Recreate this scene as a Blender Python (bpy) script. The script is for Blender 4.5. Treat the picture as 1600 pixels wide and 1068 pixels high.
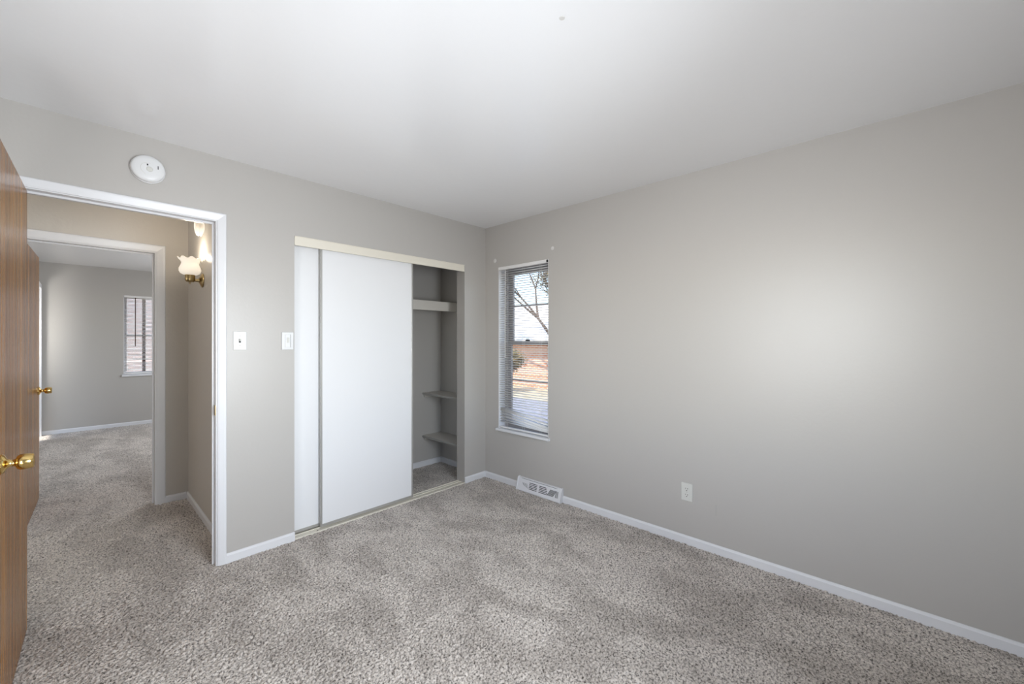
import bpy, bmesh, math, random
import numpy as np
from mathutils import Vector, Matrix
for o in list(bpy.data.objects): bpy.data.objects.remove(o)
SC = bpy.context.scene
COL = SC.collection
PI = math.pi
random.seed(7)
# ------------------------------------------------------------------ camera
cam_d = bpy.data.cameras.new('camera'); cam = bpy.data.objects.new('camera', cam_d); COL.objects.link(cam)
cam_d.sensor_width = 36; cam_d.lens = 637/1600*36; cam_d.clip_start = 0.02; cam_d.clip_end = 200
cam_d.shift_y = -(534-530)/1600
cam.location = (-2.753, -2.942, 1.348)
cam.rotation_euler = (PI/2, 0, -math.radians(46.83))
SC.camera = cam
# ------------------------------------------------------------------ world, sun, daylight
SC.view_settings.view_transform = 'Standard'; SC.view_settings.look = 'None'
SC.view_settings.gamma = 1; SC.view_settings.use_curve_mapping = False
SC.view_settings.exposure = 0.0
w = bpy.data.worlds.new('world'); SC.world = w; w.use_nodes = True
wn = w.node_tree.nodes; wl = w.node_tree.links
sky = wn.new('ShaderNodeTexSky'); sky.sky_type = 'NISHITA'; sky.sun_disc = False
sky.sun_elevation = math.radians(60); sky.sun_rotation = math.radians(-90); sky.dust_density = 1.0
wl.new(sky.outputs[0], wn['Background'].inputs[0]); wn['Background'].inputs[1].default_value = 0.5

def lamp(name, kind, loc, direction, energy, color, size=None, sizey=None, spread=None):
    d = bpy.data.lights.new(name, kind); o = bpy.data.objects.new(name, d); COL.objects.link(o)
    o.location = loc; d.energy = energy; d.color = color
    if direction is not None:
        o.rotation_euler = Vector(direction).to_track_quat('-Z', 'Z' if kind == 'AREA' and abs(Vector(direction).normalized().z) < .9 else 'Y').to_euler()
    if kind == 'AREA':
        d.shape = 'RECTANGLE'; d.size = size; d.size_y = sizey
        if spread: d.spread = spread
    return o
s = lamp('sunlight', 'SUN', (-10, 0, 12), (.70, .35, -.62), 6.5, (1, .93, .82)); s.data.angle = math.radians(.6)
# daylight arriving through the windows behind the camera and in the room across the hall, plus added fill lamps
DAY = (.93, .965, 1.0)
lamp('daylight_back_window', 'AREA', (-1.75, -3.66, 1.25), (-.24, 1, -.08), 43, (.88, .94, 1), 1.0, 1.1, math.radians(106))
lamp('daylight_left_window', 'AREA', (-3.42, -2.40, 1.45), (1, .05, .0), 15.5, DAY, 1.2, 1.15, math.radians(80))
lamp('daylight_up_from_blinds', 'AREA', (-3.36, -1.72, 1.05), (1, .5, 1.0), 10.0, (.99, .99, 1), 1.0, .5, math.radians(160))  # added upward fill to brighten the ceiling; no blinds hang here
lamp('daylight_up_from_back_blinds', 'AREA', (-2.0, -3.62, .9), (.2, 1, 1.1), 4.8, (.99, .99, 1), 1.2, .2, math.radians(130))  # second added uplight for the ceiling, not reflected off any blinds
lamp('daylight_far_doorway', 'AREA', (-3.60, 4.80, 1.25), (.5, 1, .35), 5, (1, .99, .96), .22, .5, math.radians(110))
lamp('daylight_far_side_window', 'AREA', (-.42, 3.9, 1.45), (-1, 0, -.3), 42, DAY, 1.3, 1.2)
lamp('hall_end_fill', 'AREA', (-5.3, .8, 1.5), (1, 0, .25), 13, (1, .98, .95), .9, 1.4)  # added lamp that lightens the hall; the end wall has no opening

# ------------------------------------------------------------------ materials
def srgb(r, g, b):
    f = lambda c: ((c/255+.055)/1.055)**2.4 if c/255 > .04045 else c/255/12.92
    return (f(r), f(g), f(b), 1)
def mat(name, col, rough=.5, metal=0, spec=.5, bump=None, coat=0, emis=None, estr=0, trans=0, ior=None):
    m = bpy.data.materials.new(name); m.use_nodes = True
    nt = m.node_tree; b = nt.nodes['Principled BSDF']
    b.inputs['Base Color'].default_value = col if len(col) == 4 else (*col, 1)
    b.inputs['Roughness'].default_value = rough; b.inputs['Metallic'].default_value = metal
    b.inputs['Specular IOR Level'].default_value = spec
    b.inputs['Coat Weight'].default_value = coat
    b.inputs['Transmission Weight'].default_value = trans
    if ior: b.inputs['IOR'].default_value = ior
    if emis: b.inputs['Emission Color'].default_value = emis; b.inputs['Emission Strength'].default_value = estr
    if bump:
        sc, dist, st = bump
        tc = nt.nodes.new('ShaderNodeTexCoord'); n = nt.nodes.new('ShaderNodeTexNoise')
        n.inputs['Scale'].default_value = sc; n.inputs['Detail'].default_value = 3
        bp = nt.nodes.new('ShaderNodeBump'); bp.inputs['Distance'].default_value = dist; bp.inputs['Strength'].default_value = st
        nt.links.new(tc.outputs['Object'], n.inputs['Vector']); nt.links.new(n.outputs['Fac'], bp.inputs['Height'])
        nt.links.new(bp.outputs['Normal'], b.inputs['Normal'])
    return m
def var_color(m, scale, c1, c2, lo=.35, hi=.65, detail=4, vec=(1, 1, 1)):
    nt = m.node_tree; b = nt.nodes['Principled BSDF']
    tc = nt.nodes.new('ShaderNodeTexCoord'); mp = nt.nodes.new('ShaderNodeMapping'); mp.inputs['Scale'].default_value = vec
    n = nt.nodes.new('ShaderNodeTexNoise'); n.inputs['Scale'].default_value = scale; n.inputs['Detail'].default_value = detail
    r = nt.nodes.new('ShaderNodeValToRGB'); r.color_ramp.elements[0].position = lo; r.color_ramp.elements[1].position = hi
    r.color_ramp.elements[0].color = c1; r.color_ramp.elements[1].color = c2
    nt.links.new(tc.outputs['Object'], mp.inputs[0]); nt.links.new(mp.outputs[0], n.inputs['Vector'])
    nt.links.new(n.outputs['Fac'], r.inputs[0]); nt.links.new(r.outputs[0], b.inputs['Base Color'])
    return m
M = {}
M['wall'] = mat('wall_paint', srgb(183, 179, 174), .38, spec=.5, bump=(55, .0012, .35))
M['hallwall'] = mat('hall_wall_paint', srgb(200, 194, 185), .42, spec=.5, bump=(38, .003, .5))
M['ceil'] = mat('ceiling_paint', srgb(240, 240, 241), .19, spec=.5, bump=(22, .002, .25))
M['trim'] = mat('white_trim_paint', srgb(224, 224, 226), .32)
M['panel'] = mat('closet_door_paint', srgb(230, 230, 231), .45)
M['cream'] = mat('cream_track_metal', srgb(226, 220, 206), .4)
M['alu'] = mat('aluminium_edge', srgb(182, 180, 176), .35, metal=.5)
M['dark'] = mat('dark_gap', srgb(25, 24, 24), .8)
M['plate'] = mat('white_plastic', srgb(222, 222, 222), .35)
M['plate2'] = mat('offwhite_plastic', srgb(210, 209, 203), .35)
M['brass'] = mat('polished_brass', (.80, .57, .22), .16, metal=1)
M['abrass'] = mat('antique_brass', (.42, .32, .16), .3, metal=1)
M['blind'] = mat('blind_vinyl', srgb(238, 236, 234), .45)
nt = M['blind'].node_tree; b = nt.nodes['Principled BSDF']; ms = nt.nodes.new('ShaderNodeMixShader'); ms.inputs[0].default_value = .06
tl = nt.nodes.new('ShaderNodeBsdfTranslucent'); tl.inputs[0].default_value = (.95, .93, .90, 1)
nt.links.new(b.outputs[0], ms.inputs[1]); nt.links.new(tl.outputs[0], ms.inputs[2]); nt.links.new(ms.outputs[0], nt.nodes['Material Output'].inputs[0])
M['vinyl'] = mat('window_vinyl', srgb(222, 220, 218), .4)
M['alu_win'] = mat('window_aluminium', srgb(150, 146, 146), .45)
M['shelf'] = mat('closet_shelf_paint', srgb(205, 200, 192), .5)
M['spackle'] = mat('spackle', srgb(214, 212, 209), .6)
M['scuff'] = mat('scuff', srgb(176, 173, 168), .6)
M['brown_post'] = mat('brown_mullion', srgb(88, 68, 62), .5)
# glass panes
g = bpy.data.materials.new('window_glass'); g.use_nodes = True; nt = g.node_tree; nt.nodes.clear()
out = nt.nodes.new('ShaderNodeOutputMaterial'); mx = nt.nodes.new('ShaderNodeMixShader'); tr = nt.nodes.new('ShaderNodeBsdfTransparent')
gl = nt.nodes.new('ShaderNodeBsdfGlossy'); gl.inputs['Roughness'].default_value = .03; fr = nt.nodes.new('ShaderNodeValue'); fr.outputs[0].default_value = .05
nt.links.new(fr.outputs[0], mx.inputs[0]); nt.links.new(tr.outputs[0], mx.inputs[1]); nt.links.new(gl.outputs[0], mx.inputs[2]); nt.links.new(mx.outputs[0], out.inputs[0])
M['glass'] = g
M['opal'] = mat('frosted_glass_lit', srgb(250, 244, 232), .3, emis=(1, .90, .76, 1), estr=.5)
M['bulb'] = mat('bulb_lit', (1, 1, 1), .4, emis=(1, .84, .62, 1), estr=5)
M['ribglass'] = mat('ribbed_glass_lit', srgb(250, 246, 238), .15, emis=(1, .92, .8, 1), estr=.35, trans=.6)

# wood of the flush doors
m = mat('oak_stained_door', srgb(125, 84, 48), .24, spec=.2, coat=0)
nt = m.node_tree; b = nt.nodes['Principled BSDF']
b.inputs['Coat Roughness'].default_value = .22
tc = nt.nodes.new('ShaderNodeTexCoord'); mp = nt.nodes.new('ShaderNodeMapping'); mp.inputs['Scale'].default_value = (1, 1, .025)
n1 = nt.nodes.new('ShaderNodeTexNoise'); n1.inputs['Scale'].default_value = 17; n1.inputs['Detail'].default_value = 8; n1.inputs['Roughness'].default_value = .62
r = nt.nodes.new('ShaderNodeValToRGB'); e = r.color_ramp.elements
e[0].position = .32; e[0].color = srgb(104, 66, 32); e[1].position = .68; e[1].color = srgb(188, 136, 70)
x = e.new(.5); x.color = srgb(150, 102, 48)
mp2 = nt.nodes.new('ShaderNodeMapping'); mp2.inputs['Scale'].default_value = (1, 1, .012)
n2 = nt.nodes.new('ShaderNodeTexNoise'); n2.inputs['Scale'].default_value = 14; n2.inputs['Detail'].default_value = 3
mxc = nt.nodes.new('ShaderNodeMixRGB'); mxc.blend_type = 'MULTIPLY'; mxc.inputs[0].default_value = .5
r2 = nt.nodes.new('ShaderNodeValToRGB'); r2.color_ramp.elements[0].position = .35; r2.color_ramp.elements[0].color = (.55, .5, .45, 1); r2.color_ramp.elements[1].position = .62
mp3 = nt.nodes.new('ShaderNodeMapping'); mp3.inputs['Scale'].default_value = (1, 1, .04)
n3 = nt.nodes.new('ShaderNodeTexNoise'); n3.inputs['Scale'].default_value = 34; n3.inputs['Detail'].default_value = 4
bp = nt.nodes.new('ShaderNodeBump'); bp.inputs['Distance'].default_value = .006; bp.inputs['Strength'].default_value = .8
for a_, b_ in ((tc.outputs['Object'], mp.inputs[0]), (mp.outputs[0], n1.inputs['Vector']), (n1.outputs['Fac'], r.inputs[0]),
               (tc.outputs['Object'], mp2.inputs[0]), (mp2.outputs[0], n2.inputs['Vector']), (n2.outputs['Fac'], r2.inputs[0]),
               (r.outputs[0], mxc.inputs[1]), (r2.outputs[0], mxc.inputs[2]), (mxc.outputs[0], b.inputs['Base Color']),
               (tc.outputs['Object'], mp3.inputs[0]), (mp3.outputs[0], n3.inputs['Vector']), (n3.outputs['Fac'], bp.inputs['Height']), (bp.outputs[0], b.inputs['Normal'])):
    nt.links.new(a_, b_)
M['wood'] = m

# carpet
m = mat('carpet', srgb(150, 144, 138), .95, spec=.1)
nt = m.node_tree; b = nt.nodes['Principled BSDF']; N = nt.nodes.new; L = nt.links.new
b.inputs['Sheen Weight'].default_value = .25; b.inputs['Sheen Roughness'].default_value = .5
tc = N('ShaderNodeTexCoord')
fl = N('ShaderNodeTexNoise'); fl.inputs['Scale'].default_value = 105; fl.inputs['Detail'].default_value = 3; fl.inputs['Roughness'].default_value = .7
rf = N('ShaderNodeValToRGB'); rf.color_ramp.elements[0].position = .35; rf.color_ramp.elements[0].color = srgb(82, 75, 70)
rf.color_ramp.elements[1].position = .54; rf.color_ramp.elements[1].color = srgb(222, 213, 204)
mpd = N('ShaderNodeMapping'); mpd.inputs['Rotation'].default_value = (0, 0, math.radians(-25)); mpd.inputs['Scale'].default_value = (1.7, 1.0, 1)
pt = N('ShaderNodeTexNoise'); pt.inputs['Scale'].default_value = 2.1; pt.inputs['Detail'].default_value = 8; pt.inputs['Roughness'].default_value = .66; pt.inputs['Distortion'].default_value = .3
rp = N('ShaderNodeValToRGB'); rp.color_ramp.elements[0].position = .42; rp.color_ramp.elements[0].color = (.74, .73, .72, 1)
rp.color_ramp.elements[1].position = .56; rp.color_ramp.elements[1].color = (1, 1, 1, 1)
mu = N('ShaderNodeMixRGB'); mu.blend_type = 'MULTIPLY'; mu.inputs[0].default_value = 1
L(tc.outputs['Object'], fl.inputs['Vector']); L(fl.outputs['Fac'], rf.inputs[0])
L(tc.outputs['Object'], mpd.inputs[0]); L(mpd.outputs[0], pt.inputs['Vector']); L(pt.outputs['Fac'], rp.inputs[0])
L(rf.outputs[0], mu.inputs[1]); L(rp.outputs[0], mu.inputs[2]); L(mu.outputs[0], b.inputs['Base Color'])
M['carpet'] = m

# outdoors
def brick(name, c1, c2, mortar):
    m = mat(name, c1, .85); nt = m.node_tree; b = nt.nodes['Principled BSDF']
    tc = nt.nodes.new('ShaderNodeTexCoord'); mp = nt.nodes.new('ShaderNodeMapping'); mp.inputs['Rotation'].default_value = (PI/2, 0, 0)
    sx = nt.nodes.new('ShaderNodeSeparateXYZ'); cx = nt.nodes.new('ShaderNodeCombineXYZ'); ad = nt.nodes.new('ShaderNodeMath')
    bt = nt.nodes.new('ShaderNodeTexBrick'); bt.inputs['Scale'].default_value = 1
    bt.inputs['Brick Width'].default_value = .21; bt.inputs['Row Height'].default_value = .075; bt.inputs['Mortar Size'].default_value = .01
    bt.inputs['Color1'].default_value = c1; bt.inputs['Color2'].default_value = c2; bt.inputs['Mortar'].default_value = mortar
    nt.links.new(tc.outputs['Object'], sx.inputs[0]); nt.links.new(sx.outputs[0], ad.inputs[0]); nt.links.new(sx.outputs[1], ad.inputs[1])
    nt.links.new(ad.outputs[0], cx.inputs[0]); nt.links.new(sx.outputs[2], cx.inputs[1]); nt.links.new(cx.outputs[0], bt.inputs['Vector'])
    nt.links.new(bt.outputs['Color'], b.inputs['Base Color']); return m
M['brick'] = brick('orange_brick', srgb(206, 150, 118), srgb(186, 124, 94), srgb(214, 204, 194))
M['brick2'] = brick('pale_pink_brick', srgb(236, 220, 215), srgb(226, 206, 200), srgb(238, 234, 231))
M['roof'] = var_color(mat('roof_shingle', (.3, .3, .3), .9), 9, srgb(118, 118, 124), srgb(150, 148, 150))
M['drive'] = var_color(mat('grey_asphalt', (.2, .2, .2), .9), 6, srgb(128, 130, 138), srgb(150, 150, 156))
M['ground'] = var_color(mat('dry_lawn', (.3, .3, .2), .95), 3, srgb(170, 160, 135), srgb(196, 188, 165))
M['bark'] = var_color(mat('bark', (.1, .08, .06), .9), 8, srgb(70, 58, 50), srgb(104, 90, 80), vec=(1, 1, .2))
M['leaf'] = var_color(mat('dry_leaves', (.2, .2, .1), .8), 5, srgb(96, 92, 62), srgb(140, 120, 84))
M['siding'] = mat('pale_siding', srgb(225, 220, 212), .7)

# ------------------------------------------------------------------ geometry helpers
def add_box(bm, x0, x1, y0, y1, z0, z1, mi=0):
    v = [bm.verts.new(p) for p in ((x0,y0,z0),(x1,y0,z0),(x1,y1,z0),(x0,y1,z0),(x0,y0,z1),(x1,y0,z1),(x1,y1,z1),(x0,y1,z1))]
    for f in ((0,3,2,1),(4,5,6,7),(0,1,5,4),(1,2,6,5),(2,3,7,6),(3,0,4,7)):
        fc = bm.faces.new([v[i] for i in f]); fc.material_index = mi
def boxes(*bs):
    bm = bmesh.new()
    for b_ in bs: add_box(bm, *b_)
    return bm
def prism(pts, axis, a, b_):
    """closed outline pts extruded along axis from a to b"""
    bm = bmesh.new()
    def P(p, t):
        return {'x': (t, p[0], p[1]), 'y': (p[0], t, p[1]), 'z': (p[0], p[1], t)}[axis]
    A = [bm.verts.new(P(p, a)) for p in pts]; B = [bm.verts.new(P(p, b_)) for p in pts]
    n = len(pts); bm.faces.new(A); bm.faces.new(B[::-1])
    for i in range(n): bm.faces.new((A[i], B[i], B[(i+1) % n], A[(i+1) % n]))
    bmesh.ops.recalc_face_normals(bm, faces=bm.faces)
    return bm
def lathe(prof, n=32, mod=None, capb=True, capt=True, bm=None):
    bm = bm or bmesh.new(); rings = []
    for (r_, z) in prof:
        ring = []
        for i in range(n):
            a = 2*PI*i/n; rr, zz = (r_, z) if mod is None else mod(r_, z, a)
            ring.append(bm.verts.new((rr*math.cos(a), rr*math.sin(a), zz)))
        rings.append(ring)
    for A, B in zip(rings, rings[1:]):
        for i in range(n): bm.faces.new((A[i], A[(i+1) % n], B[(i+1) % n], B[i]))
    if capb: bm.faces.new(rings[0][::-1])
    if capt: bm.faces.new(rings[-1])
    return bm
def tube(bm, pts, rads, n=8):
    pts = [Vector(p) for p in pts]; rings = []
    if not hasattr(rads, '__len__'): rads = [rads]*len(pts)
    for i, p in enumerate(pts):
        d = (pts[min(i+1, len(pts)-1)] - pts[max(i-1, 0)]).normalized()
        u = d.orthogonal().normalized() if i == 0 else (u - d*u.dot(d)).normalized(); v = d.cross(u)
        rings.append([bm.verts.new(p + (u*math.cos(2*PI*k/n) + v*math.sin(2*PI*k/n))*rads[i]) for k in range(n)])
    for A, B in zip(rings, rings[1:]):
        for k in range(n): bm.faces.new((A[k], A[(k+1) % n], B[(k+1) % n], B[k]))
    bm.faces.new(rings[0][::-1]); bm.faces.new(rings[-1])
def xf(bm, mtx): bmesh.ops.transform(bm, matrix=mtx, verts=bm.verts); return bm
def obj(name, bm, m, parent=None, bevel=0, smooth=False, seg=2, solid=0):
    me = bpy.data.meshes.new(name); bmesh.ops.recalc_face_normals(bm, faces=bm.faces) if not solid else None
    if smooth:
        for f in bm.faces: f.smooth = True
        for e_ in bm.edges:
            if len(e_.link_faces) == 2 and e_.calc_face_angle() > math.radians(38): e_.smooth = False
    bm.to_mesh(me); bm.free()
    for q in (m if isinstance(m, (list, tuple)) else [m]): me.materials.append(q)
    o = bpy.data.objects.new(name, me); COL.objects.link(o)
    if parent: o.parent = parent; o.matrix_parent_inverse = Matrix.Identity(4)
    if solid:
        md = o.modifiers.new('solid', 'SOLIDIFY'); md.thickness = solid; md.offset = 0
    if bevel:
        md = o.modifiers.new('bevel', 'BEVEL'); md.width = bevel; md.segments = seg; md.limit_method = 'ANGLE'; md.harden_normals = False
    return o
def struct(o, label=None):
    o['kind'] = 'structure'
    if label: o['label'] = label; o['category'] = o.name.split('_')[0].split('.')[0]
    return o
def tag(o, label, cat, group=None):
    o['label'] = label; o['category'] = cat
    if group: o['group'] = group
    return o
def thing(name, loc, label, cat, group=None, rz=0):
    o = bpy.data.objects.new(name, None); COL.objects.link(o); o.location = loc; o.rotation_euler = (0, 0, rz); o.empty_display_size = .1
    return tag(o, label, cat, group)
def wall_boxes(axis, p0, p1, a0, a1, z0, z1, holes):
    """wall slab spanning a0..a1 with rectangular holes (h0,h1,zb,zt) in it"""
    bm = bmesh.new()
    def put(u0, u1, v0, v1):
        if u1-u0 < 1e-5 or v1-v0 < 1e-5: return
        if axis == 'x': add_box(bm, u0, u1, p0, p1, v0, v1)
        else: add_box(bm, p0, p1, u0, u1, v0, v1)
    u = a0
    for (h0, h1, zb, zt) in sorted(holes):
        put(u, h0, z0, z1); put(h0, h1, z0, zb); put(h0, h1, zt, z1); u = h1
    put(u, a1, z0, z1)
    return bm
H = 2.44
# ------------------------------------------------------------------ the shell
XL = -3.30; YB = -3.55
DX0, DX1, DZ = -2.947, -2.190, 2.050            # bedroom doorway
CX0, CX1, CZ = -1.755, -0.267, 2.046            # closet opening
WT = .113
W1 = (-.786, -.183, .505, 2.035)                # window in the right wall (y0,y1,z0,z1)
HY0, HY1 = 1.45, 1.56                           # wall across the hall
HX = -2.107                                     # right wall of the hall
EX0, EX1 = -3.035, -2.322                       # far doorway
FY = 5.80; FX0, FX1 = -3.125, -.40               # room across the hall
W2 = (-2.262, -1.36, .80, 2.035)
struct(obj('wall_closet', wall_boxes('x', 0, WT, XL-.1, 0, -.03, H, [(DX0-.02, DX1+.02, -.03, DZ+.02), (CX0, CX1, -.03, CZ)]), M['wall']))
struct(obj('wall_window', wall_boxes('y', 0, .16, YB-.12, .86, -.03, H, [W1]), M['wall']))
struct(obj('wall_back', wall_boxes('x', YB-.12, YB, XL-.1, 0, -.03, H, [(-2.7, -1.35, .7, 2.1)]), M['wall']))
struct(obj('wall_left', wall_boxes('y', XL-.16, XL, YB, 0, -.03, H, [(-3.15, -1.4, .85, 2.1)]), M['wall']))
struct(obj('wall_hall', wall_boxes('x', HY0, HY1, -5.4, -.40, -.03, H, [(EX0-.02, EX1+.02, -.03, DZ+.02)]), M['hallwall']))
struct(obj('wall_hall_right', boxes((HX, -1.97, WT, HY0, -.03, H)), M['hallwall']))
struct(obj('wall_hall_end', boxes((-5.5, -5.4, -.1, 1.6, -.03, H), (-5.4, XL-.1, -.0, WT, -.03, H)), M['hallwall']))
struct(obj('wall_closet_rear', boxes((-1.97, 0, .72, .80, -.03, H)), M['wall']))
struct(obj('wall_far', wall_boxes('x', FY, FY+.15, -5.4, FX1+.14, -.03, H, [W2]), M['wall']))
struct(obj('wall_far_left', wall_boxes('y', FX0-.1, FX0, HY1, FY, -.03, H, [(5.26, 5.700, -.03, 2.06)]), M['wall']))
struct(obj('wall_far_right', wall_boxes('y', FX1, FX1+.14, HY1, FY, -.03, H, [(3.2, 4.6, .8, 2.1)]), M['wall']))
struct(obj('ceiling', boxes((-5.5, .16, YB-.12, FY+.15, H, H+.2)), M['ceil']))
struct(obj('trim_roof_eave', boxes((-6, 0.6, YB-1.6, FY+.6, H+.2, H+.35)), M['siding'])).name = 'trim_9'  # unseen roof slab, overhang lengthened to keep sun out of the windows

# floor: one deep-pile carpet, the pile modelled as relief
def relief(x0, x1, y0, y1, step, amp, seed):
    rng = np.random.default_rng(seed)
    nx = int(round((x1-x0)/step))+1; ny = int(round((y1-y0)/step))+1
    X, Y = np.meshgrid(np.linspace(x0, x1, nx), np.linspace(y0, y1, ny))
    h = rng.normal(0, 1, (ny, nx)); k = rng.normal(0, 1, (ny, nx))
    k = (k + np.roll(k, 1, 0) + np.roll(k, 1, 1) + np.roll(k, (1, 1), (0, 1)))/2
    Z = amp*(.6*h + .6*k); Z = np.clip(Z, -2.2*amp, 1.6*amp)
    X = X + rng.uniform(-.3, .3, X.shape)*step; Y = Y + rng.uniform(-.3, .3, X.shape)*step
    X[:, 0] = x0; X[:, -1] = x1; Y[0] = y0; Y[-1] = y1
    Z[:, 0] = Z[:, -1] = 0; Z[0] = Z[-1] = 0
    V = np.stack([X, Y, Z], -1).reshape(-1, 3)
    i = np.arange(nx*ny).reshape(ny, nx)
    F = np.stack([i[:-1, :-1], i[:-1, 1:], i[1:, 1:], i[1:, :-1]], -1).reshape(-1, 4)
    return V, F
pieces = [relief(XL, 0, YB, 0, .0048, .0032, 1), relief(-5.4, HX, 0, HY0, .0055, .0032, 2), relief(HX, 0, 0, .72, .006, .0022, 3),
          relief(-5.4, FX1, HY0, FY, .0095, .0028, 4)]
V = []; F = []; off = 0
for v_, f_ in pieces: V.append(v_); F.append(f_+off); off += len(v_)
V = np.concatenate(V); F = np.concatenate(F)
me = bpy.data.meshes.new('floor'); me.vertices.add(len(V)); me.vertices.foreach_set('co', V.astype(np.float32).ravel())
me.loops.add(F.size); me.loops.foreach_set('vertex_index', F.astype(np.int32).ravel())
me.polygons.add(len(F)); me.polygons.foreach_set('loop_start', np.arange(0, F.size, 4, dtype=np.int32))
me.update(calc_edges=True); me.validate(); me.materials.append(M['carpet'])
me.polygons.foreach_set('use_smooth', np.ones(len(F), dtype=bool))
fo = bpy.data.objects.new('floor', me); COL.objects.link(fo); struct(fo)

# baseboards
BH, BT = .056, .012
def base_profile(flip=1):
    return [(0, -.01), (BT*flip, -.01), (BT*flip, BH-.012), (BT*.55*flip, BH-.003), (BT*.3*flip, BH), (0, BH)]
def baseboard(name, axis, wall, side, a, b_):
    """axis = direction it runs along; wall = plane coordinate; side = +1/-1 into the room"""
    pts = [(wall+side*p, z) for p, z in base_profile()]
    return obj(name, prism(pts, axis, a, b_), M['trim'])
VY0, VY1 = -.945, -.455
def bb(name, *segs):
    bm = bmesh.new()
    for (axis, wall, side, a, b_) in segs:
        t = prism([(wall+side*p, z) for p, z in base_profile()], axis, a, b_)
        tm = bpy.data.meshes.new('t'); t.to_mesh(tm); t.free(); bm.from_mesh(tm); bpy.data.meshes.remove(tm)
    return struct(obj(name, bm, M['trim']))
bb('baseboard_right', ('x', 0, -1, 0, 0)) if False else None
bb('baseboard_window', ('y', 0, -1, YB, VY0), ('y', 0, -1, VY1, 0))
bb('baseboard_closet', ('x', 0, -1, DX1+.045, CX0), ('x', 0, -1, CX1, -BT), ('x', 0, -1, XL, DX0-.045))
bb('baseboard_left', ('y', XL, 1, YB, -.0))
bb('baseboard_back', ('x', YB, 1, XL+BT, -BT))
bb('baseboard_hall', ('x', HY0, -1, EX1+.062, HX-BT), ('x', HY0, -1, -5.4, EX0-.062))
bb('baseboard_hall_right', ('y', HX, -1, WT, HY0))
bb('baseboard_closet_inside', ('x', .72, -1, -1.97, -BT), ('y', 0, -1, WT, .72))
bb('baseboard_far', ('x', FY, -1, FX0+.03, FX1-BT))
bb('baseboard_far_right', ('y', FX1, -1, HY1, FY))

# door trim: casing outline profile swept as legs and head, jamb, stop
def frame_trim(name, x0, x1, ztop, y_room, y_back, cw, stop0, stop1, legs_front=True, legs_back=True):
    bm = bmesh.new(); ct = .014
    add_box(bm, x0-.02, x0, y_room, y_back, -.01, ztop); add_box(bm, x1, x1+.02, y_room, y_back, -.01, ztop)
    add_box(bm, x0-.02, x1+.02, y_room, y_back, ztop, ztop+.02)
    root = struct(obj(name, bm, M['trim'], bevel=.0012))
    s_ = bmesh.new(); st = .011
    add_box(s_, x0, x0+st, stop0, stop1, -.01, ztop-st); add_box(s_, x1-st, x1, stop0, stop1, -.01, ztop-st); add_box(s_, x0, x1, stop0, stop1, ztop-st, ztop)
    obj('door_stop', s_, M['trim'], root, bevel=.0015)
    for use, y0, sgn in ((legs_front, y_room, -1), (legs_back, y_back, 1)):
        if not use: continue
        rv = .006
        # profile across width w: (distance from inner edge, protrusion)
        prof = [(0, 0), (0, .007), (.010, .010), (cw*.75, ct), (cw-.004, ct), (cw, ct*.7), (cw, 0)]
        c = bmesh.new()
        xi0, xi1, zi = x0-rv, x1+rv, ztop+rv
        loops = []
        for (d, t) in prof:
            y = y0+sgn*t
            loops.append([c.verts.new(p) for p in ((xi0-d, y, -.01), (xi0-d, y, zi+d), (xi1+d, y, zi+d), (xi1+d, y, -.01))])
        for A, B in zip(loops, loops[1:]):
            for i in range(3): c.faces.new((A[i], A[i+1], B[i+1], B[i]))
        c.faces.new([l[0] for l in loops]); c.faces.new([l[3] for l in loops][::-1])
        obj('casing', c, M['trim'], root)
    return root
t1 = frame_trim('trim_1', DX0, DX1, DZ, 0, WT, .045, .040, .052)
sp = bmesh.new(); add_box(sp, DX1-.0025, DX1+.001, .004, .036, .895, .955); add_box(sp, DX1-.004, DX1-.0005, -.0045, .006, .900, .950)
o = obj('strike_plate', sp, M['abrass'], t1, bevel=.0008); o['label'] = 'small brass strike plate'
t2 = frame_trim('trim_2', EX0, EX1, DZ, HY0, HY1, .060, HY0+.055, HY0+.068)
# casing of the opening in the far room's left wall, seen edge on
bm = boxes((FX0, FX0+.030, 5.205, 5.260, -.01, 2.115), (FX0, FX0+.030, 5.700, 5.755, -.01, 2.115), (FX0, FX0+.030, 5.26, 5.70, 2.06, 2.115),
           (FX0-.1, FX0, 5.688, 5.700, -.01, 2.06), (FX0-.1, FX0, 5.26, 5.272, -.01, 2.06))
struct(obj('trim_3', bm, M['trim'], bevel=.002))

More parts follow.
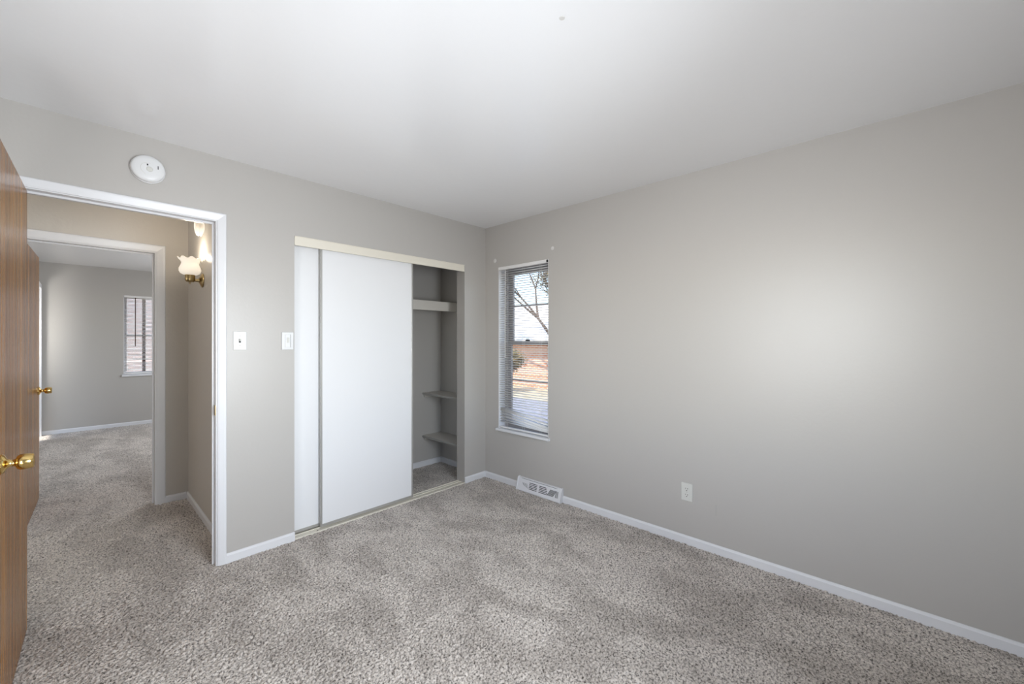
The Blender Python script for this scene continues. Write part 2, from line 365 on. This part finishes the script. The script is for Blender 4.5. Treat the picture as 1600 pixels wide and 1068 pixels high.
# doors
def knob_bm(side=1):
    """door knob with round rose along +X"""
    prof = [(.0, 0), (.034, 0), (.034, .004), (.030, .009), (.018, .014), (.0125, .020), (.0115, .030), (.013, .033), (.022, .037), (.0265, .043), (.0275, .052), (.0262, .064), (.0242, .074), (.0225, .0755), (.014, .0735), (0.0001, .073)]
    bm = lathe([(max(r_, .0001), z) for r_, z in prof], 40, capb=False, capt=False)
    return xf(bm, Matrix.Rotation(PI/2, 4, 'Y'))
def door(name, hx, hy, width, height, ang, knob_z, label):
    """slab local: hinge edge at origin, width along -Y (rotated by ang), face at x=+0 (visible), thickness to -X"""
    o = obj(name, boxes((-.035, 0, -width, 0, .012, height)), M['wood'], bevel=.0015); struct(o, label)
    o.location = (hx, hy, 0); o.rotation_euler = (0, 0, ang)
    sgn = 1
    k = obj('door_knob', xf(knob_bm(), Matrix.Translation((0, -width+.062, knob_z))), M['brass'], o, smooth=True); k['label'] = 'polished brass knob'
    k2 = obj('door_knob', xf(xf(knob_bm(), Matrix.Rotation(PI, 4, 'Z')), Matrix.Translation((-.035, -width+.062, knob_z))), M['brass'], o, smooth=True); k2['label'] = 'polished brass knob on rear face'
    obj('latch_plate', boxes((-.029, -.006, -width-.0012, -width+.001, knob_z-.028, knob_z+.028)), M['brass'], o)
    for z in (.22, 1.05, 1.82):
        hb = bmesh.new(); tube(hb, [(-.037, .004, z-.045), (-.037, .004, z+.045)], .0055, 10); add_box(hb, -.035, -.002, -.0005, .002, z-.045, z+.045)
        obj('hinge', hb, M['abrass'], o, smooth=True)
    return o
door('door_1', -2.912, -.012, .762, 2.035, -math.radians(1.75), .920, 'brown wood-grain bedroom door swung open at the left edge')
d2 = obj('door_2', boxes((-.035, 0, 0, .735, .012, 2.035)), M['wood'], bevel=.0015); struct(d2, 'brown wood-grain door standing open across the hall')
d2.location = (-2.998, HY1+.012, 0); d2.rotation_euler = (0, 0, -math.radians(1.9))
k = obj('door_knob', xf(knob_bm(), Matrix.Translation((0, .735-.062, .920))), M['brass'], d2, smooth=True); k['label'] = 'polished brass knob'
k = obj('door_knob', xf(xf(knob_bm(), Matrix.Rotation(PI, 4, 'Z')), Matrix.Translation((-.035, .735-.062, .920))), M['brass'], d2, smooth=True)

# ------------------------------------------------------------------ windows
# window_1: double hung, each sash with one horizontal muntin
y0, y1, z0, z1 = W1
bm = boxes((.085, .15, y0, y0+.035, z0, z1), (.085, .15, y1-.035, y1, z0, z1), (.085, .15, y0+.035, y1-.035, z1-.035, z1), (.085, .15, y0+.035, y1-.035, z0, z0+.035))
win = struct(obj('window_1', bm, M['alu_win'], bevel=.002), 'narrow double-hung window in the right-hand wall')
zm = 1.315
def sash(x0, x1, a0, a1, b0, b1, zmu, nm, m=M['alu_win'], stile=.045):
    o = obj(nm, boxes((x0, x1, a0, a0+stile, b0, b1), (x0, x1, a1-stile, a1, b0, b1), (x0, x1, a0+stile, a1-stile, b0, b0+.038), (x0, x1, a0+stile, a1-stile, b1-.038, b1),
              (x0+.006, x1-.006, a0+stile, a1-stile, zmu-.009, zmu+.009)), [m], win_parent, bevel=.002)
    obj('pane', boxes(((x0+x1)/2-.002, (x0+x1)/2+.002, a0+stile-.004, a1-stile+.004, b0+.034, b1-.034)), M['glass'], o)
    return o
win_parent = win
s1 = sash(.118, .142, y0+.035, y1-.035, zm-.02, z1-.035, 1.665, 'upper_sash')
s2 = sash(.092, .116, y0+.035, y1-.035, z0+.035, zm+.02, .965, 'lower_sash')
lk = boxes((.080, .092, -.50, -.455, zm+.018, zm+.030), (.078, .088, -.492, -.462, zm+.03, zm+.038))
obj('sash_lock', lk, M['dark'], win, bevel=.002)
sl = prism([(-.024, z0-.022), (-.028, z0-.018), (-.028, z0-.004), (-.022, z0+.001), (.085, z0+.001), (.085, z0-.022)], 'y', y0-.018, y1+.014)
# prism axis y expects (x,z)
o = obj('window_sill', sl, M['trim'], win, bevel=.0015)
# return lining painted white
bm = boxes((.001, .085, y1-.004, y1, z0, z1), (.001, .085, y0, y0+.004, z0, z1), (.001, .085, y0+.004, y1-.004, z1-.004, z1))
obj('reveal', bm, M['trim'], win)

# mini blind helpers
def slat_mesh(bm, L0, L1, zc0, zc1, xc, w=.0245, tilt=0, axis='y', camber=.0022, n=5, seg=1):
    pts = []
    for i in range(n):
        t = i/(n-1)-.5
        pts.append((t*w*math.cos(tilt) - camber*(1-4*t*t)*math.sin(tilt), t*w*math.sin(tilt) + camber*(1-4*t*t)*math.cos(tilt)))
    A = []; B = []
    for (dx, dz) in pts:
        if axis == 'y':
            A.append(bm.verts.new((xc+dx, L0, zc0+dz))); B.append(bm.verts.new((xc+dx, L1, zc1+dz)))
        else:
            A.append(bm.verts.new((L0, xc+dx, zc0+dz))); B.append(bm.verts.new((L1, xc+dx, zc1+dz)))
    for i in range(n-1): bm.faces.new((A[i], A[i+1], B[i+1], B[i]))
bl = thing('window_blind', (0.03, -.4845, z1), 'white mini blind with crooked bottom slats hung in the narrow right-wall window', 'blind')
BI = Matrix.Translation((-.03, .4845, -z1))
hr = xf(boxes((-.008, .020, y0+.004, y1-.004, z1-.030, z1-.002)), BI); obj('headrail', hr, M['blind'], bl, bevel=.002)
ec = xf(boxes((-.009, .0, y0+.003, y0+.016, z1-.027, z1-.006)), BI); obj('end_cap', ec, M['dark'], bl)
sb = bmesh.new(); zc = z1-.045; sx = .022
while zc > .715:
    slat_mesh(sb, y0+.010, y1-.008, zc, zc, sx, tilt=0, camber=.004); zc -= .0215
# crooked ones sag towards the near (low y) end
zl = zc
for k, (dl, dr, tl) in enumerate(((0, -.012, 10), (-.012, -.052, 30), (-.022, -.088, 38), (-.047, -.116, 34), (-.075, -.131, 36), (-.105, -.142, 25), (-.128, -.152, 10))):
    slat_mesh(sb, y0+.010, y1-.010, zl+dr, zl+dl, sx+.002*(k % 2), tilt=math.radians(tl))
obj('slats', xf(sb, BI), M['blind'], bl, smooth=True, solid=.0012)
br = xf(boxes((sx-.012, sx+.012, y0+.012, y1-.012, z0+.006, z0+.020)), BI); obj('bottom_rail', br, M['blind'], bl, bevel=.003)
cd = bmesh.new()
for yy in (y0+.10, (y0+y1)/2, y1-.09):
    for xx in (sx-.0125, sx+.0125): tube(cd, [(xx, yy, z1-.03), (xx, yy, z0+.02)], .0009, 5)
obj('ladder_cords', xf(cd, BI), M['blind'], bl)
wd = bmesh.new(); tube(wd, [(.004, y1-.085, z1-.03), (.002, y1-.084, z1-.5), (.003, y1-.083, z1-.86)], .0035, 6)
o = obj('tilt_wand', xf(wd, BI), M['vinyl'], bl); 

# window_2 across the hall
x0, x1, z0b, z1b = W2
bm = boxes((x0, x0+.04, FY+.08, FY+.14, z0b, z1b), (x1-.04, x1, FY+.08, FY+.14, z0b, z1b), (x0+.04, x1-.04, FY+.08, FY+.14, z1b-.04, z1b), (x0+.04, x1-.04, FY+.08, FY+.14, z0b, z0b+.04))
win2 = struct(obj('window_2', bm, M['vinyl'], bevel=.002), 'window with closed white blind in the room across the hall')
obj('mullion', boxes((x0+.225, x0+.262, FY+.075, FY+.13, z0b+.04, z1b-.04)), M['brown_post'], win2, bevel=.003)
obj('muntin', boxes((x0+.04, x0+.225, FY+.09, FY+.12, 1.40, 1.425), (x0+.262, x1-.04, FY+.09, FY+.12, 1.40, 1.425)), M['vinyl'], win2)
obj('pane', boxes((x0+.038, x1-.038, FY+.104, FY+.108, z0b+.038, z1b-.038)), M['glass'], win2)
obj('window_sill', prism([(FY+.08, z0b-.03), (FY-.028, z0b-.03), (FY-.03, z0b-.004), (FY-.024, z0b+.001), (FY+.08, z0b+.001)], 'x', x0-.02, x1+.02), M['trim'], win2, bevel=.0015)
obj('reveal', boxes((x0, x0+.004, FY+.001, FY+.08, z0b, z1b), (x1-.004, x1, FY+.001, FY+.08, z0b, z1b), (x0+.004, x1-.004, FY+.001, FY+.08, z1b-.004, z1b)), M['trim'], win2)
b2 = thing('window_blind', ((x0+x1)/2, FY+.02, z1b), 'white mini blind covering the window in the room across the hall', 'blind')
B2 = Matrix.Translation((-(x0+x1)/2, -FY-.02, -z1b))
obj('headrail', xf(boxes((x0+.006, x1-.006, FY-.006, FY+.022, z1b-.032, z1b-.002)), B2), M['blind'], b2, bevel=.002)
sb = bmesh.new(); zc = z1b-.045
while zc > z0b+.05:
    if not (1.005 < zc < 1.025): slat_mesh(sb, x0+.010, x1-.010, zc, zc, FY+.012, tilt=-math.radians(26), axis='x')
    zc -= .0205
obj('slats', xf(sb, B2), M['blind'], b2, smooth=True, solid=.0007)
obj('bottom_rail', xf(boxes((x0+.012, x1-.012, FY, FY+.024, z0b+.006, z0b+.024)), B2), M['blind'], b2, bevel=.003)
wd = bmesh.new(); tube(wd, [(x0+.135, FY-.012, z1b-.03), (x0+.134, FY-.014, 1.24)], .006, 6); o = obj('tilt_wand', xf(wd, B2), M['brown_post'], b2); o['label'] = 'dark wand'

# windows behind the camera and to the side (frames only carry the daylight)
def plain_window(name, axis, p0, p1, a0, a1, b0, b1):
    def bx(u0, u1, v0, v1, d0=0, d1=0):
        return (u0, u1, p0+d0, p1+d1, v0, v1) if axis == 'x' else (p0+d0, p1+d1, u0, u1, v0, v1)
    fw = .045; mid = (a0+a1)/2
    return struct(obj(name, boxes(bx(a0, a0+fw, b0, b1), bx(a1-fw, a1, b0, b1), bx(a0+fw, a1-fw, b1-fw, b1), bx(a0+fw, a1-fw, b0, b0+fw), bx(mid-.03, mid+.03, b0+fw, b1-fw)), M['vinyl'], bevel=.003))
plain_window('window_3', 'x', YB-.07, YB-.03, -2.7, -1.35, .7, 2.1)
plain_window('window_4', 'y', FX1+.05, FX1+.09, 3.2, 4.6, .8, 2.1)

plain_window('window_5', 'y', XL-.10, XL-.06, -3.15, -1.5, .85, 2.1)
# ------------------------------------------------------------------ closet
GD = 'sliding closet doors'
def slider(xa, xb, ya, label):
    t = thing('sliding_door', ((xa+xb)/2, ya+.011, .018), label, 'door', GD)
    I = Matrix.Translation((-(xa+xb)/2, -ya-.011, -.018)); zt = CZ-.03
    obj('panel', xf(boxes((xa+.008, xb-.008, ya+.004, ya+.018, .030, zt)), I), M['panel'], t)
    for e0, e1 in ((xa, xa+.013), (xb-.013, xb)):
        obj('edge_rail', xf(prism([(e0, ya), (e1, ya), (e1, ya+.022), (e0, ya+.022)], 'z', .018, zt), I), M['alu'] , t, bevel=.0015)
    obj('bottom_rail', xf(boxes((xa+.013, xb-.013, ya+.001, ya+.021, .018, .036)), I), M['alu'], t, bevel=.001)
    return t
slider(-1.575, -.815, .022, 'white sliding closet panel in front, with metal edges, beside the open shelves')
slider(CX0+.001, -1.000, .056, 'white sliding closet panel tucked behind the other at the left')
# head track
t = thing('head_track', ((CX0+CX1)/2, .04, CZ), 'cream metal track across the top of the closet opening', 'track')
I = Matrix.Translation((-(CX0+CX1)/2, -.04, -CZ))
obj('fascia', xf(boxes((CX0+.001, CX1-.004, -.003, .004, CZ-.064, CZ-.001), (CX0+.001, CX1-.004, -.006, -.003, CZ-.006, CZ-.001), (CX0+.001, CX1-.004, -.006, -.003, CZ-.064, CZ-.060)), I), M['cream'], t, bevel=.001)
obj('channel', xf(boxes((CX0+.001, CX1-.004, .004, .088, CZ-.006, CZ-.001), (CX0+.001, CX1-.004, .048, .050, CZ-.03, CZ-.006), (CX0+.001, CX1-.004, .086, .088, CZ-.04, CZ-.006)), I), M['cream'], t)
t = thing('floor_track', ((CX0+CX1)/2, .045, 0), 'cream metal track on the carpet under the sliding closet doors', 'track')
I = Matrix.Translation((-(CX0+CX1)/2, -.045, 0))
obj('base', xf(boxes((CX0+.001, CX1-.001, -.004, .098, -.006, .006)), I), M['cream'], t, bevel=.0012)
obj('guide_rib', xf(boxes((CX0+.001, CX1-.001, -.004, .0005, .006, .0095), (CX0+.001, CX1-.001, .048, .051, .006, .011), (CX0+.001, CX1-.001, .088, .091, .006, .011)), I), M['cream'], t)
obj('screw', xf(lathe([(.005, .006), (.005, .0075), (.001, .0082)], 12), Matrix.Translation((-1.60+(-(CX0+CX1)/2), .010-.045, 0))), M['dark'], t)
# shelves
t = thing('closet_shelf', (-.985, .53, 1.63), 'long painted shelf with deep front board high across the closet', 'shelf')
I = Matrix.Translation((.985, -.53, -1.63))
obj('board', xf(boxes((-1.969, -.001, .376, .719, 1.703, 1.722)), I), M['shelf'], t, bevel=.001)
obj('front_board', xf(boxes((-1.969, -.001, .357, .376, 1.632, 1.724)), I), M['shelf'], t, bevel=.0015)
GS = 'small shelves on the closet side wall'
for z, lb in ((.783, 'upper of the two short grey shelves inside the open closet'), (.330, 'lower of the two short grey shelves inside the open closet, above the baseboard')):
    t = thing('side_shelf', (-.12, .43, z-.019), lb, 'shelf', GS)
    I = Matrix.Translation((.12, -.43, -(z-.019)))
    obj('board', xf(boxes((-.243, -.001, .135, .719, z-.019, z)), I), M['shelf'], t, bevel=.0015)
    o = obj('edge_strip', xf(boxes((-.246, -.243, .135, .719, z-.019, z)), I), M['alu'], t); o['label'] = 'dark edge strip'
    obj('cleat', xf(boxes((-.225, -.02, .700, .719, z-.048, z-.019)), I), M['shelf'], t, bevel=.001)
    obj('cleat', xf(boxes((-.02, -.001, .135, .719, z-.048, z-.019)), I), M['shelf'], t, bevel=.001)

# ------------------------------------------------------------------ small wall things
# smoke detector on the closet wall (lathe axis -> -Y)
RY = Matrix.Rotation(PI/2, 4, 'X')          # +Z -> -Y
t = thing('smoke_detector', (-2.493, 0, 2.262), 'round white smoke alarm on the wall above the bedroom doorway', 'smoke alarm')
obj('base', xf(lathe([(.070, 0), (.073, .003), (.073, .009), (.069, .012)], 56), RY), M['plate'], t, smooth=True)
obj('groove', xf(lathe([(.0665, .011), (.0665, .017)], 56), RY), M['dark'], t, smooth=True)
obj('cover', xf(lathe([(.0700, .016), (.0708, .021), (.0700, .027), (.064, .033), (.050, .0365), (.030, .038), (.001, .0385)], 56), RY), M['plate'], t, smooth=True)
obj('test_button', xf(xf(lathe([(.0135, .0), (.0135, .0385), (.012, .0405), (.001, .0415)], 28), RY), Matrix.Translation((.004, 0, -.004))), M['plate2'], t, smooth=True)
obj('sounder_slot', boxes((.037, .0405, -.0375, -.030, .004, .022), (.044, .0475, -.036, -.028, .003, .020)), M['dark'], t)
obj('indicator_window', boxes((-.007, -.0015, -.0395, -.032, .013, .022)), M['dark'], t)
rg = bmesh.new(); tube(rg, [(-.026+.0*k, -.0385, .0) for k in (0, 1)] and [(.030*math.cos(a)-.002, -.0378, .030*math.sin(a)-.002) for a in [math.radians(d) for d in range(70, 231, 10)]] + [(-.012, -.0368, -.034), (-.006, -.0335, -.060)], .0011, 6)
obj('cover_seam', rg, M['plate2'], t)
# light switches
def plate(t, w, h, d=.006, m=M['plate']):
    obj('wall_plate', boxes((-w/2, w/2, -d, 0, -h/2, h/2)), m, t, bevel=.003, seg=3)
t = thing('light_switch', (-2.069, 0, 1.340), 'white toggle light switch on the wall beside the doorway casing', 'light switch')
plate(t, .070, .114)
obj('toggle', xf(boxes((-.0045, .0045, -.020, -.004, -.006, .006)), Matrix.Rotation(math.radians(-22), 4, 'X')), M['plate2'], t, bevel=.001)
obj('toggle_slot', boxes((-.0052, .0052, -.0064, -.005, -.012, .012)), M['dark'], t)
for z in (.030, -.030): obj('screw', xf(xf(lathe([(.0032, .005), (.0032, .0068), (.001, .0072)], 12), RY), Matrix.Translation((0, 0, z))), M['alu'], t)
t = thing('dimmer_switch', (-1.800, 0, 1.338), 'white raised control plate with slider next to the closet opening', 'light switch')
plate(t, .072, .116, .011)
obj('rocker', boxes((-.017, .017, -.0145, -.010, -.042, .042)), M['plate'], t, bevel=.002)
obj('slider_slot', boxes((.0175, .0195, -.0116, -.0095, -.043, .043)), M['dark'], t)
obj('slider_knob', boxes((-.007, .009, -.0185, -.0140, -.012, .022)), M['plate2'], t, bevel=.002)
# duplex outlet on the right wall: built in local frame facing -X
t = thing('wall_outlet', (0, -1.944, .343), 'off-white duplex power outlet low on the right-hand wall', 'outlet')
obj('wall_plate', boxes((-.006, 0, -.036, .036, -.058, .058)), M['plate2'], t, bevel=.003, seg=3)
for zz in (.020, -.020):
    rc = lathe([(.0165, .0045), (.0165, .0078), (.0155, .0085)], 28, mod=lambda r_, z, a: (r_ if abs(math.sin(a))*r_ < .0135 else .0135/abs(math.sin(a)), z))
    rc = xf(xf(xf(rc, Matrix.Rotation(PI/2, 4, 'Z')), Matrix.Rotation(-PI/2, 4, 'Y')), Matrix.Translation((0, 0, zz)))
    rcp = obj('receptacle', rc, M['plate2'], t)
    obj('slot', boxes((-.0090, -.0080, -.0080, -.0055, zz-.001, zz+.009), (-.0090, -.0080, .0055, .0080, zz, zz+.008), (-.0090, -.0080, -.0028, .0028, zz-.011, zz-.006)), M['dark'], rcp)
obj('screw', xf(xf(lathe([(.003, .005), (.003, .0068), (.001, .0072)], 12), Matrix.Rotation(-PI/2, 4, 'Y')), Matrix.Identity(4)), M['alu'], t)
# spackle spots and a scuff on the painted wall
ww = bpy.data.objects['wall_window']
for (yy, zz, r_) in ((-.135, 2.105, .020), (-.83, 2.120, .016)):
    o = obj('spackle_spot', xf(xf(lathe([(r_, 0), (r_*.9, .0012), (.001, .0016)], 20), Matrix.Rotation(-PI/2, 4, 'Y')), Matrix.Translation((0, yy, zz))), M['spackle'], ww, smooth=True)
obj('spackle_spot', xf(xf(lathe([(.010, 0), (.009, .0015), (.001, .002)], 12), Matrix.Rotation(PI, 4, 'X')), Matrix.Translation((-1.626, -2.118, H))), M['spackle'], bpy.data.objects['ceiling'], smooth=True)
obj('scuff_mark', boxes((-.0012, 0, -2.125, -2.119, .235, .310)), M['scuff'], ww, bevel=.0005)

# baseboard register
t = thing('floor_register', (0, (VY0+VY1)/2, 0), 'white metal baseboard heating vent below the narrow window', 'vent')
hw = (VY1-VY0)/2
a_, b_ = -hw, hw
prof = [(-.0005, .002), (-.050, .002), (-.052, .010), (-.048, .020), (-.024, .104), (-.018, .110), (-.0005, .112)]
obj('housing', prism(prof, 'y', a_+.008, b_-.008), M['trim'], t, bevel=.0015)
for s0, s1 in ((a_, a_+.012), (b_-.012, b_)):
    pr = [(-.0005, .001), (-.054, .001), (-.056, .012), (-.030, .102), (-.022, .114), (-.0005, .116)]
    obj('end_cap', prism(pr, 'y', s0, s1), M['trim'], t, bevel=.002)
# louvre slots on the sloped face: face from (-.048,.020) to (-.024,.104)
fd = Vector((.024, 0, .084)).normalized(); fn = Vector((-fd.z, 0, fd.x))
def on_face(u, v, lift): # u along y, v up the face
    p = Vector((-.048, 0, .020)) + fd*v + fn*lift; return (p.x, u, p.z)
def slot(bm, u0, v0, u1, v1, th=.0028):
    d = Vector((u1-u0, v1-v0)).normalized(); n = Vector((-d.y, d.x))*th
    lo = [on_face(*q, -.004) for q in ((u0+n.x, v0+n.y), (u1+n.x, v1+n.y), (u1-n.x, v1-n.y), (u0-n.x, v0-n.y))]
    hi = [on_face(*q, .0006) for q in ((u0+n.x, v0+n.y), (u1+n.x, v1+n.y), (u1-n.x, v1-n.y), (u0-n.x, v0-n.y))]
    A = [bm.verts.new(p) for p in lo]; B = [bm.verts.new(p) for p in hi]
    bm.faces.new(A); bm.faces.new(B[::-1])
    for i in range(4): bm.faces.new((A[i], B[i], B[(i+1) % 4], A[(i+1) % 4]))
# mirrored fan: the camera sees +y on the left
sm = bmesh.new()
for k in range(5):
    v = .018+.0125*k
    slot(sm, .012, v, .100-.004*k*0, v); slot(sm, -.012, v, -.110+.006*k*-1*-1, v)
for k in range(6):
    u = -.118-.011*k; slot(sm, u+.012, .016+.0*k, u-.018, .068)
for k in range(4):
    u = -.190+.0-.008*k; slot(sm, u, .016, u+.002, .068, .0016)
for k in range(5):
    u = .112+.012*k; slot(sm, u, .018+.004*k, u+.020, .056, .0012)
obj('louvre_slots', sm, M['dark'], t)
obj('damper_slot', boxes((-.0235, -.0215, -.20, .20, .104, .1065)), M['dark'], t)

# hall wall sconce
SX, SY, SZ = HX, .851, 1.790
t = thing('wall_sconce', (SX, SY, SZ), 'lit brass wall sconce with ruffled frosted glass shade on the hall wall', 'wall lamp')
RX = Matrix.Rotation(-PI/2, 4, 'Y')          # +Z -> -X
obj('backplate', xf(lathe([(.048, 0), (.052, .003), (.051, .008), (.043, .013), (.030, .018), (.020, .024)], 40), RX), M['abrass'], t, smooth=True)
ar = bmesh.new(); tube(ar, [(-.018, 0, 0), (-.030, 0, -.002), (-.045, 0, -.004), (-.056, 0, -.002), (-.066, 0, .002)], [.017, .013, .010, .010, .012], 16)
obj('arm', ar, M['abrass'], t, smooth=True)
CXs = -.077
obj('socket_cup', xf(lathe([(.012, -.020), (.024, -.016), (.030, -.006), (.031, .010), (.030, .034), (.026, .036)], 32), Matrix.Translation((CXs, 0, 0))), M['abrass'], t, smooth=True)
kb = bmesh.new(); tube(kb, [(CXs, 0, -.018), (CXs, 0, -.034)], [.003, .0035], 8); obj('turn_key', kb, M['abrass'], t)
def ruffle(r_, z, a):
    k = max(0, (z-.125)/.035); return (r_*(1+.06*k*math.cos(8*a)) , z + .008*k*math.cos(8*a))
pr = [(.024, .034), (.040, .036), (.056, .046), (.0640, .062), (.0645, .076), (.058, .094), (.051, .110), (.050, .124), (.056, .138), (.066, .150), (.0705, .155)]
obj('glass_shade', xf(lathe(pr, 64, mod=ruffle, capb=False, capt=False), Matrix.Translation((CXs, 0, 0))), M['opal'], t, smooth=True, solid=.003)
obj('bulb', xf(lathe([(.010, .036), (.014, .05), (.022, .066), (.025, .080), (.020, .094), (.001, .102)], 20), Matrix.Translation((CXs, 0, 0))), M['bulb'], t, smooth=True)
pl = lamp('sconce_bulb_light', 'POINT', (0, 0, 0), None, 4.2, (1, .90, .76)); pl.data.shadow_soft_size = .03; pl.parent = t; pl.location = (CXs, 0, .155)
pl = lamp('sconce_glow_light', 'POINT', (0, 0, 0), None, 0, (1, .80, .58)); bpy.data.objects.remove(pl)
# hall ceiling lamp with ribbed glass
t = thing('ceiling_light', (-2.200, .42, H), 'lit ribbed glass lamp hanging below the hall ceiling, just under the door head', 'ceiling lamp')
obj('canopy', lathe([(.010, -.036), (.03, -.030), (.055, -.016), (.060, 0)], 32), M['abrass'], t, smooth=True)
st = bmesh.new(); tube(st, [(0, 0, -.03), (0, 0, -.30)], .006, 10); obj('stem', st, M['abrass'], t, smooth=True)
obj('socket', lathe([(.008, -.350), (.016, -.345), (.017, -.300), (.010, -.292)], 20), M['abrass'], t, smooth=True)
rib = lambda r_, z, a: (r_*(1+.07*math.cos(10*a)), z+.005*math.cos(5*a)*(1 if z < -.39 else 0))
obj('glass_shade', lathe([(.010, -.402), (.016, -.397), (.023, -.380), (.027, -.352), (.026, -.325), (.022, -.302), (.014, -.296)], 60, mod=rib), M['ribglass'], t, smooth=True)
pl = lamp('hanging_bulb_light', 'POINT', (0, 0, 0), None, .8, (1, .86, .70)); pl.data.shadow_soft_size = .02; pl.parent = t; pl.location = (0, 0, -.43)

# ------------------------------------------------------------------ outdoors
struct(obj('ground', boxes((.6, 60, -30, 60, -.6, -.5)), M['ground'])).name = 'floor_outdoors'
tag(obj('driveway', prism([(3.6, 1.5), (6.7, 2.5), (6.7, 12.5), (3.0, 9.8)], 'z', -.52, -.47), M['drive']), 'grey paved driveway outside the narrow window', 'driveway')
h = thing('neighbor_house', (9, 9.5, -.5), 'orange brick neighbouring house outside the narrow window', 'house')
I = Matrix.Translation((-9, -9.5, .5))
obj('wall', xf(boxes((9.2, 16, 4.6, 10.2, -.5, 1.35)), I), M['brick'], h)
obj('wall', xf(boxes((9.6, 16, 10.2, 15.0, -.5, 1.35)), I), M['siding'], h)
obj('roof', xf(prism([(8.5, 1.35), (12.5, 3.0), (16.5, 1.35), (16.5, 1.22), (8.5, 1.22)], 'y', 4.2, 15.4), I), M['siding'], h)
for (ya, yb) in ((5.0, 5.9), (9.0, 9.9)):
    wf = obj('window', xf(boxes((8.96, 9.02, ya, yb, .1, 1.0)), I), M['vinyl'], h)
    obj('pane', xf(boxes((8.95, 8.955, ya+.07, yb-.07, .17, .93)), I), M['dark'], wf)
def tree(name, x, y, hgt, label, seed, spread=.55, leaves=260):
    rnd = random.Random(seed)
    t = thing(name, (x, y, -.5), label, 'tree' if name == 'tree' else 'shrub')
    bm = bmesh.new(); tips = []
    def grow(p, d, ln, r_, lv):
        q = p + d*ln; mid = p + d*ln*.5 + Vector((rnd.uniform(-1, 1), rnd.uniform(-1, 1), 0))*ln*.05
        tube(bm, [p, mid, q], [r_, r_*.85, r_*.65], 6)
        if lv <= 2: tips.append((q, d)); tips.append((mid, d))
        if lv == 0: return
        for k in range(3 if lv > 1 else 3):
            nd = (d + Vector((rnd.uniform(-1, 1), rnd.uniform(-1, 1), rnd.uniform(-.35, .7)))*spread).normalized()
            grow(q, nd, ln*rnd.uniform(.62, .8), r_*.6, lv-1)
    grow(Vector((0, 0, 0)), Vector((0, 0, 1)), hgt*.3, hgt*.022, 5)
    obj('branches', bm, M['bark'], t, smooth=True)
    lb = bmesh.new()
    for k in range(leaves):
        q, d = rnd.choice(tips); c = q + Vector((rnd.gauss(0, 1), rnd.gauss(0, 1), rnd.gauss(0, 1)))*.10
        a = Vector((rnd.gauss(0, 1), rnd.gauss(0, 1), rnd.gauss(0, 1))).normalized()*.05; b_ = a.orthogonal().normalized()*.022
        lb.faces.new([lb.verts.new(c+v_) for v_ in (a, b_, -a, -b_)])
    obj('leaves', lb, M['leaf'], t)
    return t
tree('tree', 7.7, 4.7, 5.2, 'thin leafy tree standing before the neighbouring house', 3, leaves=2600)
tree('shrub', 6.9, 6.25, 1.6, 'low twiggy shrub by the neighbouring brick wall', 11, .8, 3200)
h2 = thing('garden_wall', (-1.5, 9.0, -.5), 'pale pink brick wall outside the window across the hall', 'wall')
obj('brickwork', boxes((-4, 4, 0, .3, 0, 3.2)), M['brick2'], h2)
obj('coping', boxes((-4.02, 4.02, -.04, .34, 3.2, 3.28)), M['siding'], h2, bevel=.01)
struct(obj('floor_yard', boxes((-8, .6, FY+.2, 30, -.6, -.5)), M['ground']))
